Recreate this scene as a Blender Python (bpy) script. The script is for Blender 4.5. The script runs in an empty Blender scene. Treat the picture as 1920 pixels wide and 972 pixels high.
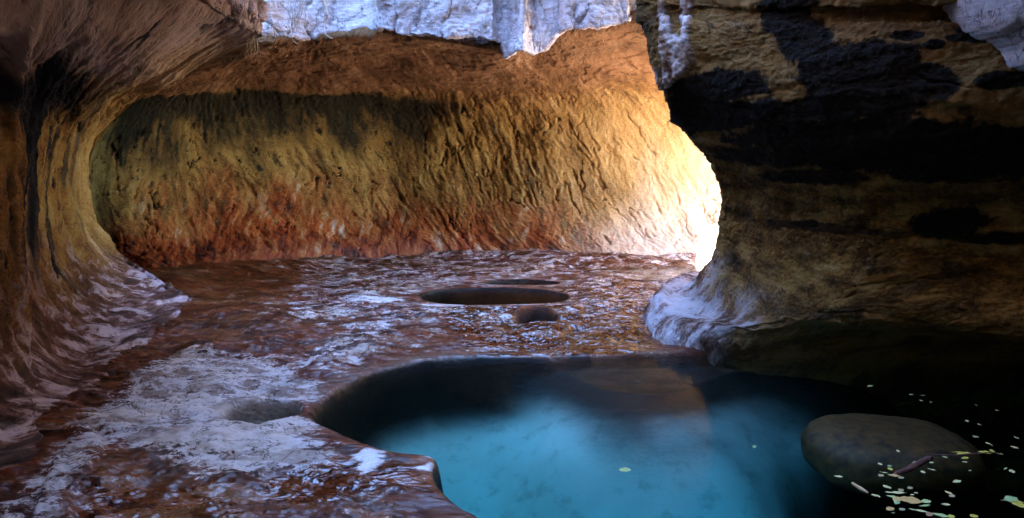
import bpy, math, random
import numpy as np
from mathutils import Vector

random.seed(7)
scene = bpy.context.scene
COL = scene.collection

# ------------------------------------------------------------------ camera
FPX, CX, CY = 1274.0, 960.0, 486.0
CAM = np.array([0.0, 0.0, 1.7])
PITCH = math.radians(8.3)
cp, sp = math.cos(PITCH), math.sin(PITCH)


def ray(px, py):
    a = (px - CX) / FPX
    b = (CY - py) / FPX
    return np.array([a, cp + b * sp, -sp + b * cp])


def P(px, py, Y):
    d = ray(px, py)
    return CAM + d * (Y / d[1])


def F(px, py, z=0.0):
    d = ray(px, py)
    return CAM + d * ((z - CAM[2]) / d[2])


# ------------------------------------------------------------------ noise
_rng = np.random.RandomState(11)
_perm = _rng.permutation(1024).astype(np.int64)
_grad = _rng.normal(size=(1024, 3))
_grad /= np.linalg.norm(_grad, axis=1)[:, None]


def _h(ix, iy, iz):
    return _perm[(_perm[(_perm[ix & 1023] + iy) & 1023] + iz) & 1023]


def pnoise(x, y, z):
    """Gradient noise, about -1..1."""
    xi = np.floor(x).astype(np.int64); yi = np.floor(y).astype(np.int64); zi = np.floor(z).astype(np.int64)
    fx = x - xi; fy = y - yi; fz = z - zi
    u = fx * fx * fx * (fx * (fx * 6 - 15) + 10)
    v = fy * fy * fy * (fy * (fy * 6 - 15) + 10)
    w = fz * fz * fz * (fz * (fz * 6 - 15) + 10)
    out = 0
    for dx in (0, 1):
        for dy in (0, 1):
            for dz in (0, 1):
                g = _grad[_h(xi + dx, yi + dy, zi + dz)]
                val = g[..., 0] * (fx - dx) + g[..., 1] * (fy - dy) + g[..., 2] * (fz - dz)
                out = out + val * (u if dx else 1 - u) * (v if dy else 1 - v) * (w if dz else 1 - w)
    return out * 1.6


def fbm(p, scale=1.0, octaves=4, gain=0.5, seed=0.0):
    if np.isscalar(scale):
        scale = (scale,) * 3
    x, y, z = p[..., 0] * scale[0] + seed, p[..., 1] * scale[1] + seed * 1.7, p[..., 2] * scale[2] - seed * .6
    out = 0; a = 1.0; tot = 0
    for o in range(octaves):
        out = out + a * pnoise(x, y, z)
        tot += a; a *= gain
        x, y, z = x * 2.03 + 7.1, y * 2.03 + 3.3, z * 2.03 + 1.7
    return out / tot


def ridge(p, scale, octaves=3, seed=0.0):
    if np.isscalar(scale):
        scale = (scale,) * 3
    x, y, z = p[..., 0] * scale[0] + seed, p[..., 1] * scale[1] + seed * 1.7, p[..., 2] * scale[2] - seed * .6
    out = 0; a = 1.0; tot = 0
    for o in range(octaves):
        out = out + a * (1 - np.abs(pnoise(x, y, z)))
        tot += a; a *= 0.5
        x, y, z = x * 2.03 + 7.1, y * 2.03 + 3.3, z * 2.03 + 1.7
    return out / tot


def sstep(a, b, x):
    t = np.clip((x - a) / (b - a), 0, 1)
    return t * t * (3 - 2 * t)


# ------------------------------------------------------------------ loft
def cr_matrix(n, per):
    """Catmull-Rom weights: (n-1)*per+1 samples of n control points."""
    N = (n - 1) * per + 1
    W = np.zeros((N, n))
    for k in range(N):
        i = min(k // per, n - 2)
        t = (k - i * per) / per
        w = [(-t + 2 * t * t - t ** 3) / 2, (2 - 5 * t * t + 3 * t ** 3) / 2,
             (t + 4 * t * t - 3 * t ** 3) / 2, (-t * t + t ** 3) / 2]
        for j, ww in zip((i - 1, i, i + 1, i + 2), w):
            if j < 0:
                W[k, 0] += 2 * ww; W[k, 1] -= ww
            elif j > n - 1:
                W[k, n - 1] += 2 * ww; W[k, n - 2] -= ww
            else:
                W[k, j] += ww
    return W


def lin_matrix(n, per):
    N = (n - 1) * per + 1
    W = np.zeros((N, n))
    for k in range(N):
        i = min(k // per, n - 2)
        t = (k - i * per) / per
        W[k, i] += 1 - t; W[k, i + 1] += t
    return W


class Loft:
    """stations x points control grid -> dense grid with arc lengths and control indices."""

    def __init__(self, ctrl, nu, nv, lin_u=False, lin_v=False):
        C = np.array(ctrl, float)
        U, V = C.shape[:2]
        Wu = (lin_matrix if lin_u else cr_matrix)(U, nu)
        Wv = (lin_matrix if lin_v else cr_matrix)(V, nv)
        self.p = np.einsum('au,uvc,bv->abc', Wu, C, Wv)
        self.u = np.repeat((np.arange(self.p.shape[0]) / nu)[:, None], self.p.shape[1], 1)
        self.v = np.repeat((np.arange(self.p.shape[1]) / nv)[None, :], self.p.shape[0], 0)
        dv = np.linalg.norm(np.diff(self.p, axis=1), axis=2)
        self.t = np.concatenate([np.zeros((self.p.shape[0], 1)), np.cumsum(dv, 1)], 1)
        mid = self.p[:, self.p.shape[1] // 3]
        du = np.linalg.norm(np.diff(mid, axis=0), axis=1)
        s = np.concatenate([[0], np.cumsum(du)])
        self.s = np.repeat(s[:, None], self.p.shape[1], 1)
        self.st = np.stack([self.s, self.t, np.zeros_like(self.s)], 2)

    def normals(self, flip=False):
        a = np.gradient(self.p, axis=0); b = np.gradient(self.p, axis=1)
        n = np.cross(a, b)
        n /= np.maximum(np.linalg.norm(n, axis=2), 1e-9)[..., None]
        return -n if flip else n


def grid_mesh(name, p, mat, attrs=None, flip=False, parent=None, smooth=True):
    U, V = p.shape[:2]
    idx = np.arange(U * V).reshape(U, V)
    q = np.stack([idx[:-1, :-1], idx[1:, :-1], idx[1:, 1:], idx[:-1, 1:]], -1).reshape(-1, 4)
    if flip:
        q = q[:, ::-1]
    return raw_mesh(name, p.reshape(-1, 3), q, mat, {k: a.reshape(-1) for k, a in (attrs or {}).items()}, parent, smooth)


def raw_mesh(name, v, q, mat, attrs=None, parent=None, smooth=True):
    me = bpy.data.meshes.new(name)
    v = np.asarray(v, np.float32); q = np.asarray(q, np.int32)
    k = q.shape[1]
    me.vertices.add(len(v)); me.vertices.foreach_set('co', v.ravel())
    me.loops.add(q.size); me.loops.foreach_set('vertex_index', np.ascontiguousarray(q).ravel())
    me.polygons.add(len(q)); me.polygons.foreach_set('loop_start', np.arange(0, q.size, k, dtype=np.int32))
    me.update(calc_edges=True)
    if smooth:
        me.polygons.foreach_set('use_smooth', np.ones(len(q), bool))
    for n, a in (attrs or {}).items():
        at = me.attributes.new(n, 'FLOAT', 'POINT')
        at.data.foreach_set('value', np.asarray(a, np.float32).ravel())
    me.materials.append(mat)
    me.validate()
    o = bpy.data.objects.new(name, me)
    COL.objects.link(o)
    if parent is not None:
        o.parent = parent
    return o


def tag(o, label=None, cat=None, group=None, kind=None):
    if label: o['label'] = label
    if cat: o['category'] = cat
    if group: o['group'] = group
    if kind: o['kind'] = kind
    return o


# ------------------------------------------------------------------ node helper
class NT:
    def __init__(self, name):
        self.m = bpy.data.materials.new(name)
        self.m.use_nodes = True
        self.t = self.m.node_tree
        self.t.nodes.clear()
        self.out = self.t.nodes.new('ShaderNodeOutputMaterial')

    def put(self, sock, v):
        if v is None:
            return
        if isinstance(v, bpy.types.NodeSocket):
            self.t.links.new(v, sock)
        elif isinstance(v, (tuple, list)) and sock.type == 'RGBA':
            sock.default_value = (v[0], v[1], v[2], 1)
        else:
            sock.default_value = v

    def node(self, typ, **kw):
        n = self.t.nodes.new(typ)
        ins = kw.pop('ins', {})
        for k, v in kw.items():
            setattr(n, k, v)
        for k, v in ins.items():
            self.put(n.inputs[k], v)
        return n

    def attr(self, name):
        return self.node('ShaderNodeAttribute', attribute_name=name).outputs['Fac']

    def math(self, op, a, b=0.0, clamp=False):
        n = self.node('ShaderNodeMath', operation=op, use_clamp=clamp)
        self.put(n.inputs[0], a); self.put(n.inputs[1], b)
        return n.outputs[0]

    def mul(self, a, b): return self.math('MULTIPLY', a, b)
    def add(self, a, b): return self.math('ADD', a, b)
    def sub(self, a, b): return self.math('SUBTRACT', a, b)

    def step(self, x, a, b):
        n = self.node('ShaderNodeMapRange', interpolation_type='SMOOTHSTEP')
        self.put(n.inputs['Value'], x)
        n.inputs['From Min'].default_value = a; n.inputs['From Max'].default_value = b
        return n.outputs[0]

    def xyz(self, x, y, z=0.0):
        n = self.node('ShaderNodeCombineXYZ')
        for i, v in enumerate((x, y, z)):
            self.put(n.inputs[i], v)
        return n.outputs[0]

    def obj(self):
        return self.node('ShaderNodeTexCoord').outputs['Object']

    def scale(self, vec, s):
        n = self.node('ShaderNodeMapping')
        self.put(n.inputs['Vector'], vec)
        n.inputs['Scale'].default_value = s
        return n.outputs[0]

    def noise(self, vec, scale=5, detail=4, rough=.55, dist=0.0):
        n = self.node('ShaderNodeTexNoise')
        self.put(n.inputs['Vector'], vec)
        for k, v in (('Scale', scale), ('Detail', detail), ('Roughness', rough), ('Distortion', dist)):
            n.inputs[k].default_value = v
        return n.outputs['Fac']

    def voro(self, vec, scale=5, feature='F1', out='Distance', rnd=1.0):
        n = self.node('ShaderNodeTexVoronoi', feature=feature)
        self.put(n.inputs['Vector'], vec)
        n.inputs['Scale'].default_value = scale
        n.inputs['Randomness'].default_value = rnd
        return n.outputs[out]

    def ramp(self, fac, stops, interp='LINEAR'):
        n = self.node('ShaderNodeValToRGB')
        cr = n.color_ramp
        cr.interpolation = interp
        while len(cr.elements) < len(stops):
            cr.elements.new(.5)
        for e, (pos, c) in zip(cr.elements, stops):
            e.position = pos; e.color = (c[0], c[1], c[2], 1)
        self.put(n.inputs[0], fac)
        return n.outputs[0]

    def mix(self, fac, a, b, mode='MIX'):
        n = self.node('ShaderNodeMix', data_type='RGBA', blend_type=mode)
        self.put(n.inputs[0], fac); self.put(n.inputs[6], a); self.put(n.inputs[7], b)
        return n.outputs[2]

    def fmix(self, fac, a, b):
        n = self.node('ShaderNodeMix', data_type='FLOAT')
        self.put(n.inputs[0], fac); self.put(n.inputs[2], a); self.put(n.inputs[3], b)
        return n.outputs[0]

    def bump(self, h, strength=.5, dist=.02, normal=None):
        n = self.node('ShaderNodeBump')
        self.put(n.inputs['Height'], h)
        self.put(n.inputs['Strength'], strength)
        n.inputs['Distance'].default_value = dist
        if normal is not None:
            self.put(n.inputs['Normal'], normal)
        return n.outputs[0]

    def principled(self, color, rough=.8, normal=None, spec=.5, metallic=0.0, **extra):
        n = self.node('ShaderNodeBsdfPrincipled')
        self.put(n.inputs['Base Color'], color); self.put(n.inputs['Roughness'], rough)
        self.put(n.inputs['Specular IOR Level'], spec)
        if normal is not None:
            self.put(n.inputs['Normal'], normal)
        for k, v in extra.items():
            self.put(n.inputs[k], v)
        self.t.links.new(n.outputs[0], self.out.inputs['Surface'])
        return n


# ------------------------------------------------------------------ materials
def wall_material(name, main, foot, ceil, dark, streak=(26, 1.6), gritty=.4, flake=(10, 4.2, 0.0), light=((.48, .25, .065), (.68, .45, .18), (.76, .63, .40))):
    """Fluted sandstone: streaks run with t (up the wall); masks foot/ceil/dark/wet are painted zones of the rock itself."""
    N = NT(name)
    s, t = N.attr('s'), N.attr('t')
    st = N.xyz(s, t)
    warp = N.noise(st, 1.3, 3)
    warp2 = N.noise(st, 5, 4, .6)
    sw = N.add(N.add(s, N.mul(N.sub(warp, .5), .35)), N.mul(N.sub(warp2, .5), .12))
    c1 = N.xyz(N.mul(sw, streak[0]), N.mul(t, streak[1]))
    n1 = N.noise(c1, 1.0, 3.2, .6)
    n1 = N.add(N.mul(n1, .72), N.mul(N.noise(N.xyz(N.mul(sw, 16), N.mul(t, 7)), 1.0, 5, .65), .28))
    c2 = N.xyz(N.mul(sw, streak[0] * .22), N.mul(t, streak[1] * .45), 3.3)
    n2 = N.noise(c2, 1.0, 4, .6)
    n3 = N.noise(st, 38, 5, .7)
    nm = N.add(N.mul(N.sub(N.add(N.add(N.mul(n1, .6), N.mul(n2, .4)), N.mul(N.sub(n3, .5), .35)), .5), 1.55), .5)
    col = N.ramp(nm, main)
    nf = N.noise(N.xyz(N.mul(N.add(sw, N.mul(t, flake[2])), flake[0]), N.mul(t, flake[1]), 7.7), 1.0, 5, .66, .3)
    nf2 = N.noise(N.xyz(N.mul(sw, 3), N.mul(t, 1.6), 2.2), 1.0, 3, .6)
    fcol = N.ramp(N.add(N.mul(N.sub(N.add(N.add(N.mul(nf, .55), N.mul(nf2, .35)), N.mul(n3, .1)), .5), 3.0), .5), foot)
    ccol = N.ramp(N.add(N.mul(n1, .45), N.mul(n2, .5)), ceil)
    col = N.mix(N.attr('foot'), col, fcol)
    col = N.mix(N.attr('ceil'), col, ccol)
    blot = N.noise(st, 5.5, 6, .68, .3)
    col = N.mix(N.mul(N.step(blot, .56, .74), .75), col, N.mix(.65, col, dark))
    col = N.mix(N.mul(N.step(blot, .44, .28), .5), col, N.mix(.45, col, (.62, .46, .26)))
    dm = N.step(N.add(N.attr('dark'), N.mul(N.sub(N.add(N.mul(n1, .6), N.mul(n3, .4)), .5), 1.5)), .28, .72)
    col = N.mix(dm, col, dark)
    ch = N.noise(N.xyz(N.mul(sw, 10), N.mul(t, 4.5), 5.5), 1.0, 4, .6, .4)
    chm = N.mul(N.step(ch, .60, .66), N.sub(1.0, N.mul(N.attr('foot'), .6)))
    col = N.mix(N.mul(chm, .8), col, N.mix(.75, col, dark))
    lich = N.step(N.noise(st, 60, 3, .6), .66, .72)
    col = N.mix(N.mul(lich, .45), col, N.mix(.5, col, (.55, .42, .25)))
    col = N.mix(N.mul(N.attr('glow_paint'), .8), col, N.mix(.35, N.ramp(N.add(N.mul(n1, .5), N.mul(n3, .5)), [(.34, light[0]), (.5, light[1]), (.66, light[2])]), col))  # glow of bounced sun painted into the rock colour
    col = N.mix(N.attr('cream'), col, N.ramp(N.add(N.mul(n1, .5), N.mul(nf, .5)), [(.32, c(.50, .31, .17)), (.44, c(.78, .66, .50)), (.6, c(.86, .79, .68))]))  # whitest core of that glow, painted over it
    wet = N.attr('wet')
    rough = N.fmix(N.mul(wet, N.step(nf, .40, .55)), .82, .22)
    hgt = N.add(N.add(N.add(N.mul(n1, .7), N.mul(n3, gritty)), N.add(N.mul(chm, -.25), N.mul(N.mul(nf, N.attr('foot')), .6))), N.mul(N.noise(st, 120, 3, .7), .2))
    nor = N.bump(hgt, .8, .05)
    N.principled(col, rough, nor, spec=N.fmix(wet, .2, 1.0))
    return N.m


def c(*v): return v


M_left = wall_material('left_wall_rock',
    [(.18, c(.010, .006, .002)), (.36, c(.085, .043, .010)), (.48, c(.24, .105, .021)), (.58, c(.33, .19, .040)), (.72, c(.42, .28, .085)), (.9, c(.50, .38, .2))],
    [(.20, c(.012, .004, .003)), (.38, c(.065, .015, .008)), (.50, c(.14, .044, .027)), (.58, c(.32, .23, .25)), (.70, c(.64, .56, .64))],
    [(.22, c(.07, .038, .022)), (.38, c(.24, .14, .085)), (.52, c(.39, .265, .19)), (.74, c(.56, .46, .42))],
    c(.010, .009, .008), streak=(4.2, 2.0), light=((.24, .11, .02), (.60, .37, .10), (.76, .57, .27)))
M_back = wall_material('back_wall_rock',
    [(.18, c(.014, .008, .002)), (.35, c(.095, .050, .010)), (.48, c(.27, .145, .030)), (.62, c(.43, .26, .065)), (.84, c(.60, .45, .22))],
    [(.18, c(.030, .005, .001)), (.38, c(.20, .030, .005)), (.55, c(.38, .075, .011)), (.72, c(.46, .17, .042)), (.92, c(.60, .44, .34))],
    [(.24, c(.035, .017, .007)), (.42, c(.17, .080, .030)), (.54, c(.30, .155, .070)), (.72, c(.46, .33, .23))],
    c(.02, .015, .005), streak=(9, 1.7), flake=(9, 1.7, -.7))
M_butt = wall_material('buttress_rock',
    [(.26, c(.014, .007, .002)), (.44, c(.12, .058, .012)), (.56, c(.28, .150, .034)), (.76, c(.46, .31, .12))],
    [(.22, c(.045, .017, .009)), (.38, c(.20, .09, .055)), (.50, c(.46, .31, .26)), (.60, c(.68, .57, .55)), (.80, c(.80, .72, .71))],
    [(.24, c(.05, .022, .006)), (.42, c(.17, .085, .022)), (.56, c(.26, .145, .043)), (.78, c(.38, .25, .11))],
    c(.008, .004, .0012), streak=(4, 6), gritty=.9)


def pale_material(name, tint=(1, 1, 1), stained=.75):
    N = NT(name)
    o = N.obj()
    n1 = N.noise(o, 2.2, 5, .6)
    n2 = N.noise(N.scale(o, (6, 6, 18)), 1.5, 6, .7)
    n3 = N.noise(o, 45, 4, .7)
    nm = N.add(N.add(N.mul(n1, .4), N.mul(n2, .4)), N.mul(n3, .2))
    col = N.ramp(nm, [(.30, c(.20, .14, .13)), (.40, c(.46, .38, .38)), (.50, c(.70, .63, .64)), (.64, c(.82, .76, .77))])
    pit = N.step(N.noise(o, 24, 3, .6), .66, .71)
    col = N.mix(N.mul(pit, .8), col, (.16, .10, .075))
    stain = N.step(N.noise(o, 3.1, 3, .6, .5), .68, .76)
    col = N.mix(N.mul(stain, stained), col, (.36, .20, .09))
    col = N.mix(1.0, col, tint, 'MULTIPLY')
    fis = N.math('ABSOLUTE', N.sub(N.noise(N.scale(o, (1.5, 1.5, 1)), 2.2, 5, .6, .5), .5))
    fism = N.step(fis, .016, .004)
    col = N.mix(N.mul(fism, .4), col, (.12, .08, .07))
    hgt = N.add(N.add(N.mul(n2, .7), N.mul(fism, -.5)), N.add(N.mul(n3, .4), N.mul(pit, -.5)))
    N.principled(col, .85, N.bump(hgt, .8, .05), spec=.2)
    return N.m


M_cliff = pale_material('pale_cliff_rock', stained=.3)
M_palerock = pale_material('pale_rib_rock', (.84, .76, .74))
M_drip = pale_material('lip_rock', (.80, .62, .52))


def dull_material():
    N = NT('canyon_rock')
    o = N.obj()
    n1 = N.noise(N.scale(o, (1, 1, .35)), 1.4, 6, .65)
    col = N.ramp(n1, [(.3, c(.10, .06, .03)), (.5, c(.26, .17, .09)), (.7, c(.38, .26, .15))])
    N.principled(col, .9, N.bump(n1, .6, .1), spec=.15)
    return N.m


M_dull = dull_material()


def floor_material():
    N = NT('stream_bed_rock')
    o = N.obj()
    # thin laminae: noise squeezed across the bedding direction
    lam = N.noise(N.scale(o, (5.0, 9.0, 9.0)), 1.6, 7, .68, .35)
    fine = N.noise(N.scale(o, (26, 42, 42)), 1.0, 5, .7)
    big = N.noise(o, .9, 4, .6)
    red = N.ramp(N.add(N.mul(N.sub(N.add(N.mul(lam, .6), N.mul(fine, .4)), .5), 1.6), .5),
                 [(.24, c(.010, .003, .001)), (.40, c(.065, .012, .003)), (.53, c(.17, .036, .007)), (.66, c(.27, .095, .032)), (.82, c(.50, .36, .28))])
    red = N.mix(N.step(big, .45, .7), red, N.mix(.55, red, (.10, .085, .035)))
    stn = N.step(N.noise(N.scale(o, (2.6, 4, 3)), 1.5, 7, .7, .3), .475, .55)
    # flaky laminae: every flake its own tone
    flk = N.scale(o, (4.2, 10, 8))
    wv = N.node('ShaderNodeVectorMath', operation='ADD')
    N.put(wv.inputs[0], flk)
    nz = N.node('ShaderNodeTexNoise'); N.put(nz.inputs['Vector'], flk); nz.inputs['Scale'].default_value = .9; nz.inputs['Detail'].default_value = 4
    N.put(wv.inputs[1], nz.outputs['Color'])
    vc = N.voro(wv.outputs[0], 1.0, 'F1', 'Color')
    sep = N.node('ShaderNodeSeparateColor'); N.put(sep.inputs[0], vc)
    cell = sep.outputs[0]
    red = N.mix(.55, red, N.ramp(N.add(N.mul(cell, .8), N.mul(N.sub(fine, .5), .5)), [(.05, c(.012, .003, .001)), (.30, c(.085, .016, .004)), (.55, c(.19, .05, .012)), (.76, c(.28, .12, .05)), (.90, c(.55, .45, .42))]))
    palec = N.ramp(N.add(N.mul(fine, .45), N.mul(lam, .55)),
                   [(.25, c(.30, .22, .20)), (.45, c(.52, .46, .45)), (.6, c(.66, .61, .60)), (.8, c(.76, .71, .69))])
    palec = N.mix(N.mul(stn, .85), palec, N.ramp(fine, [(.3, c(.10, .055, .038)), (.7, c(.32, .22, .17))]))
    palec = N.mix(N.mul(N.step(big, .47, .56), .55), palec, (.62, .50, .40))
    hair = N.math('ABSOLUTE', N.sub(N.noise(N.scale(o, (1, 1.6, 1)), 2.6, 5, .6, .4), .5))
    palec = N.mix(N.mul(N.step(hair, .012, .004), .7), palec, (.06, .035, .025))
    pm = N.step(N.add(N.attr('pale'), N.add(N.mul(N.sub(N.add(N.mul(lam, .62), N.mul(fine, .38)), .5), 3.2), N.mul(N.sub(cell, .5), .35))), .40, .60)
    col = N.mix(pm, red, palec)
    chip = N.attr('chip')
    col = N.mix(N.mul(chip, N.step(lam, .30, .46)), col, (.76, .72, .69))
    gr = N.attr('grey')
    col = N.mix(gr, col, N.ramp(fine, [(.3, c(.12, .085, .06)), (.7, c(.27, .20, .155))]))
    # near-black rock, painted hole shade, and pale silt under the pool
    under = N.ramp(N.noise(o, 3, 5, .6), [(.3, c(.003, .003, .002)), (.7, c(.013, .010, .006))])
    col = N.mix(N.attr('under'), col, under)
    silt = N.ramp(N.noise(o, 2.0, 5, .55), [(.3, c(.60, .60, .52)), (.7, c(.74, .74, .66))])
    sm = N.step(N.add(N.attr('silt'), N.mul(N.sub(N.noise(N.scale(o, (3, 5, 3)), 1.0, 5, .62, .4), .5), .22)), .02, .95)
    silt = N.mix(N.step(N.noise(N.scale(o, (5, 8, 5)), 1.0, 5, .65), .50, .72), silt, N.mix(.6, silt, (.34, .35, .28)))
    col = N.mix(sm, col, silt)
    wet = N.attr('wet')
    rip = N.noise(N.scale(o, (4.5, 10, 8)), 1.0, 2, .5, .8)
    wetm = N.mul(wet, N.step(N.add(N.noise(N.scale(o, (6, 9, 8)), 1.0, 4, .6), N.mul(wet, .25)), .48, .62))
    rough = N.fmix(wetm, N.fmix(pm, .55, .85), .13)
    h = N.add(N.add(N.mul(lam, .6), N.mul(fine, .35)), N.mul(N.noise(o, 150, 3, .7), .12))
    nor = N.bump(h, N.fmix(N.attr('silt'), .8, .12), .03)
    nor2 = N.bump(rip, .8, .09)
    nm = N.node('ShaderNodeMix', data_type='VECTOR')
    N.put(nm.inputs[0], wetm); N.put(nm.inputs[4], nor); N.put(nm.inputs[5], nor2)
    b = N.principled(col, rough, nm.outputs[1], spec=N.fmix(wetm, .25, 1.0))
    return N.m


M_floor = floor_material()


def water_material(name, density=(.85, .33, .33), ripple=.26, gloss=.17):
    N = NT(name)
    o = N.obj()
    w = N.add(N.noise(N.scale(o, (1.6, 5, 3)), 1.0, 2, .5, .4), N.mul(N.noise(N.scale(o, (5, 16, 3)), 1.0, 2, .5), .18))
    nor = N.bump(w, ripple, .02)
    fr = N.node('ShaderNodeFresnel', ins={'IOR': 1.33, 'Normal': nor}).outputs[0]
    gl = N.node('ShaderNodeBsdfGlossy', ins={'Roughness': .06, 'Normal': nor, 'Color': (1, 1, 1)})
    tr = N.node('ShaderNodeBsdfTransparent')
    mx = N.node('ShaderNodeMixShader')
    N.put(mx.inputs[0], N.mul(fr, gloss)); N.put(mx.inputs[1], tr.outputs[0]); N.put(mx.inputs[2], gl.outputs[0])
    N.t.links.new(mx.outputs[0], N.out.inputs['Surface'])
    if density:
        k = max(density)
        ab = N.node('ShaderNodeVolumeAbsorption')
        ab.inputs['Color'].default_value = (1 - density[0] / k, 1 - density[1] / k, 1 - density[2] / k, 1)
        ab.inputs['Density'].default_value = k
        N.t.links.new(ab.outputs[0], N.out.inputs['Volume'])
    return N.m


M_water = water_material('pool_water')
M_puddle = water_material('puddle_water', (3.2, 1.3, 1.6), .08, .45)
M_film = water_material('shallow_film', (1.2, .8, .8), .08, 1.0)


def simple(name, col, rough=.7, var=.25, scale=30):
    N = NT(name)
    n = N.noise(N.obj(), scale, 4, .6)
    d = tuple(x * (1 - var) for x in col); l = tuple(min(1, x * (1 + var)) for x in col)
    N.principled(N.ramp(n, [(.3, d), (.7, l)]), rough, N.bump(n, .3, .003), spec=.4)
    return N.m


# ------------------------------------------------------------------ polygons on the floor
def dense(poly, per=8):
    a = np.array(poly, float)
    n = len(a)
    out = []
    for i in range(n):
        p0, p1, p2, p3 = a[i - 1], a[i], a[(i + 1) % n], a[(i + 2) % n]
        for k in range(per):
            t = k / per
            out.append(.5 * (2 * p1 + (p2 - p0) * t + (2 * p0 - 5 * p1 + 4 * p2 - p3) * t * t + (3 * p1 - p0 - 3 * p2 + p3) * t ** 3))
    return np.array(out)


def fl(pts, z=0.0):
    return [tuple(F(a, b, z)[:2]) for a, b in pts]


def sdf(x, y, poly):
    """Signed distance to a closed polygon, negative inside, for flat arrays (only near its box; far = big)."""
    res = np.full(x.shape, 9.0)
    lo = poly.min(0) - 1.5; hi = poly.max(0) + 1.5
    m = (x > lo[0]) & (x < hi[0]) & (y > lo[1]) & (y < hi[1])
    X, Y = x[m], y[m]
    d2 = np.full(X.shape, 1e9); ins = np.zeros(X.shape, bool)
    for i in range(len(poly)):
        ax, ay = poly[i - 1]; bx, by = poly[i]
        ex, ey = bx - ax, by - ay
        L = ex * ex + ey * ey + 1e-12
        t = np.clip(((X - ax) * ex + (Y - ay) * ey) / L, 0, 1)
        d2 = np.minimum(d2, (X - ax - t * ex) ** 2 + (Y - ay - t * ey) ** 2)
        cond = (ay > Y) != (by > Y)
        with np.errstate(divide='ignore', invalid='ignore'):
            xi = (bx - ax) * (Y - ay) / (by - ay + (1e-12 if by == ay else 0)) + ax
        ins ^= cond & (X < xi)
    d = np.sqrt(d2); d[ins] *= -1
    res[m] = d
    return res


WATER_Z = -0.05
near_edge = [(905, 975), (893, 958), (868, 945), (842, 926), (822, 905), (813, 884), (818, 862), (806, 851), (760, 846), (700, 832), (650, 812), (615, 796), (594, 786)]
under_rock = [(2.6, 6.9), (4.2, 6.8), (7.4, 6.4), (7.4, 1.5), (3, 1.1), (1.3, 1.5), (.45, 2.2), (.0, 2.8)]
poly_water = dense(fl([(588, 776), (600, 757), (640, 727), (690, 702), (740, 688), (800, 676), (870, 669), (950, 665), (1050, 663), (1150, 660), (1240, 656), (1330, 650)]) + under_rock + fl(near_edge))
poly_bowl = dense(fl([(588, 776), (600, 757), (640, 727), (690, 702), (740, 688), (800, 676), (870, 669), (950, 666), (1030, 667), (1080, 675), (1120, 685), (1190, 693), (1270, 690), (1330, 674), (1400, 658)]) + [(3.0, 6.2)] + under_rock[1:] + fl(near_edge))
poly_silt = dense(fl([(700, 1060), (590, 850), (640, 790), (800, 735), (1000, 722), (1130, 745), (1340, 800), (1440, 840), (1500, 872), (1560, 915), (1618, 968), (1650, 1040), (1500, 1150), (1100, 1150)], -.55))
poly_silt2 = dense(fl([(1180, 840), (1240, 800), (1400, 780), (1530, 785), (1560, 810), (1520, 850), (1480, 900), (1300, 900)], -.5))
poly_hole = dense(fl([(418, 775), (440, 759), (500, 751), (545, 752), (567, 763), (560, 780), (520, 790), (470, 795), (430, 790)]))
poly_pot1 = dense(fl([(790, 553), (830, 543), (930, 540), (1010, 543), (1063, 553), (1050, 566), (950, 571), (850, 571), (800, 564)]))
poly_pot2 = dense(fl([(905, 530), (940, 525), (1000, 525), (1048, 530), (1030, 534), (960, 534), (920, 533)]))
poly_pot3 = dense(fl([(966, 592), (1000, 583), (1035, 586), (1047, 600), (1010, 610), (975, 607)]))

# ------------------------------------------------------------------ floor
ys = [-5.0]
while ys[-1] < 2.2: ys.append(ys[-1] + .12)
while ys[-1] < 14.5: ys.append(ys[-1] + .0085 + .0022 * max(0, ys[-1] - 3))
while ys[-1] < 26: ys.append(ys[-1] + .2)
xs = [-7.5]
while xs[-1] < -5.4: xs.append(xs[-1] + .06)
while xs[-1] < 3.6: xs.append(xs[-1] + .0135)
while xs[-1] < 16: xs.append(xs[-1] + .06)
gx, gy = np.meshgrid(np.array(xs), np.array(ys), indexing='ij')
fx, fy = gx.ravel(), gy.ravel()
fp = np.stack([fx, fy, np.zeros_like(fx)], 1)

h = .030 * fbm(fp, .8, 4, seed=3)
lam_n = fbm(fp * np.array([1, 1.5, 1]), 1.5, 6, .58, seed=9)
k = 9.0
q = lam_n * k
terr = (np.floor(q) + sstep(.0, .22, q - np.floor(q))) / k
h += (.10 * terr + .012 * lam_n) * (1 - .45 * sstep(6.5, 8, fy))
h += .006 * fbm(fp, (14, 20, 1), 3, seed=2)
hl = fbm(fp, (2.6, 5.2, 1), 5, .62, seed=61) * 7
h += .035 * (np.floor(hl) + sstep(0, .12, hl - np.floor(hl))) / 7

sdW = sdf(fx, fy, poly_water)
sdB = sdf(fx, fy, poly_bowl)
edge_n = .02 * fbm(fp, 3.0, 4, seed=21)
flat = sstep(.0, .55, sdW)
h = h * (.25 + .75 * flat) * sstep(-.12, .10, sdW)
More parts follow.
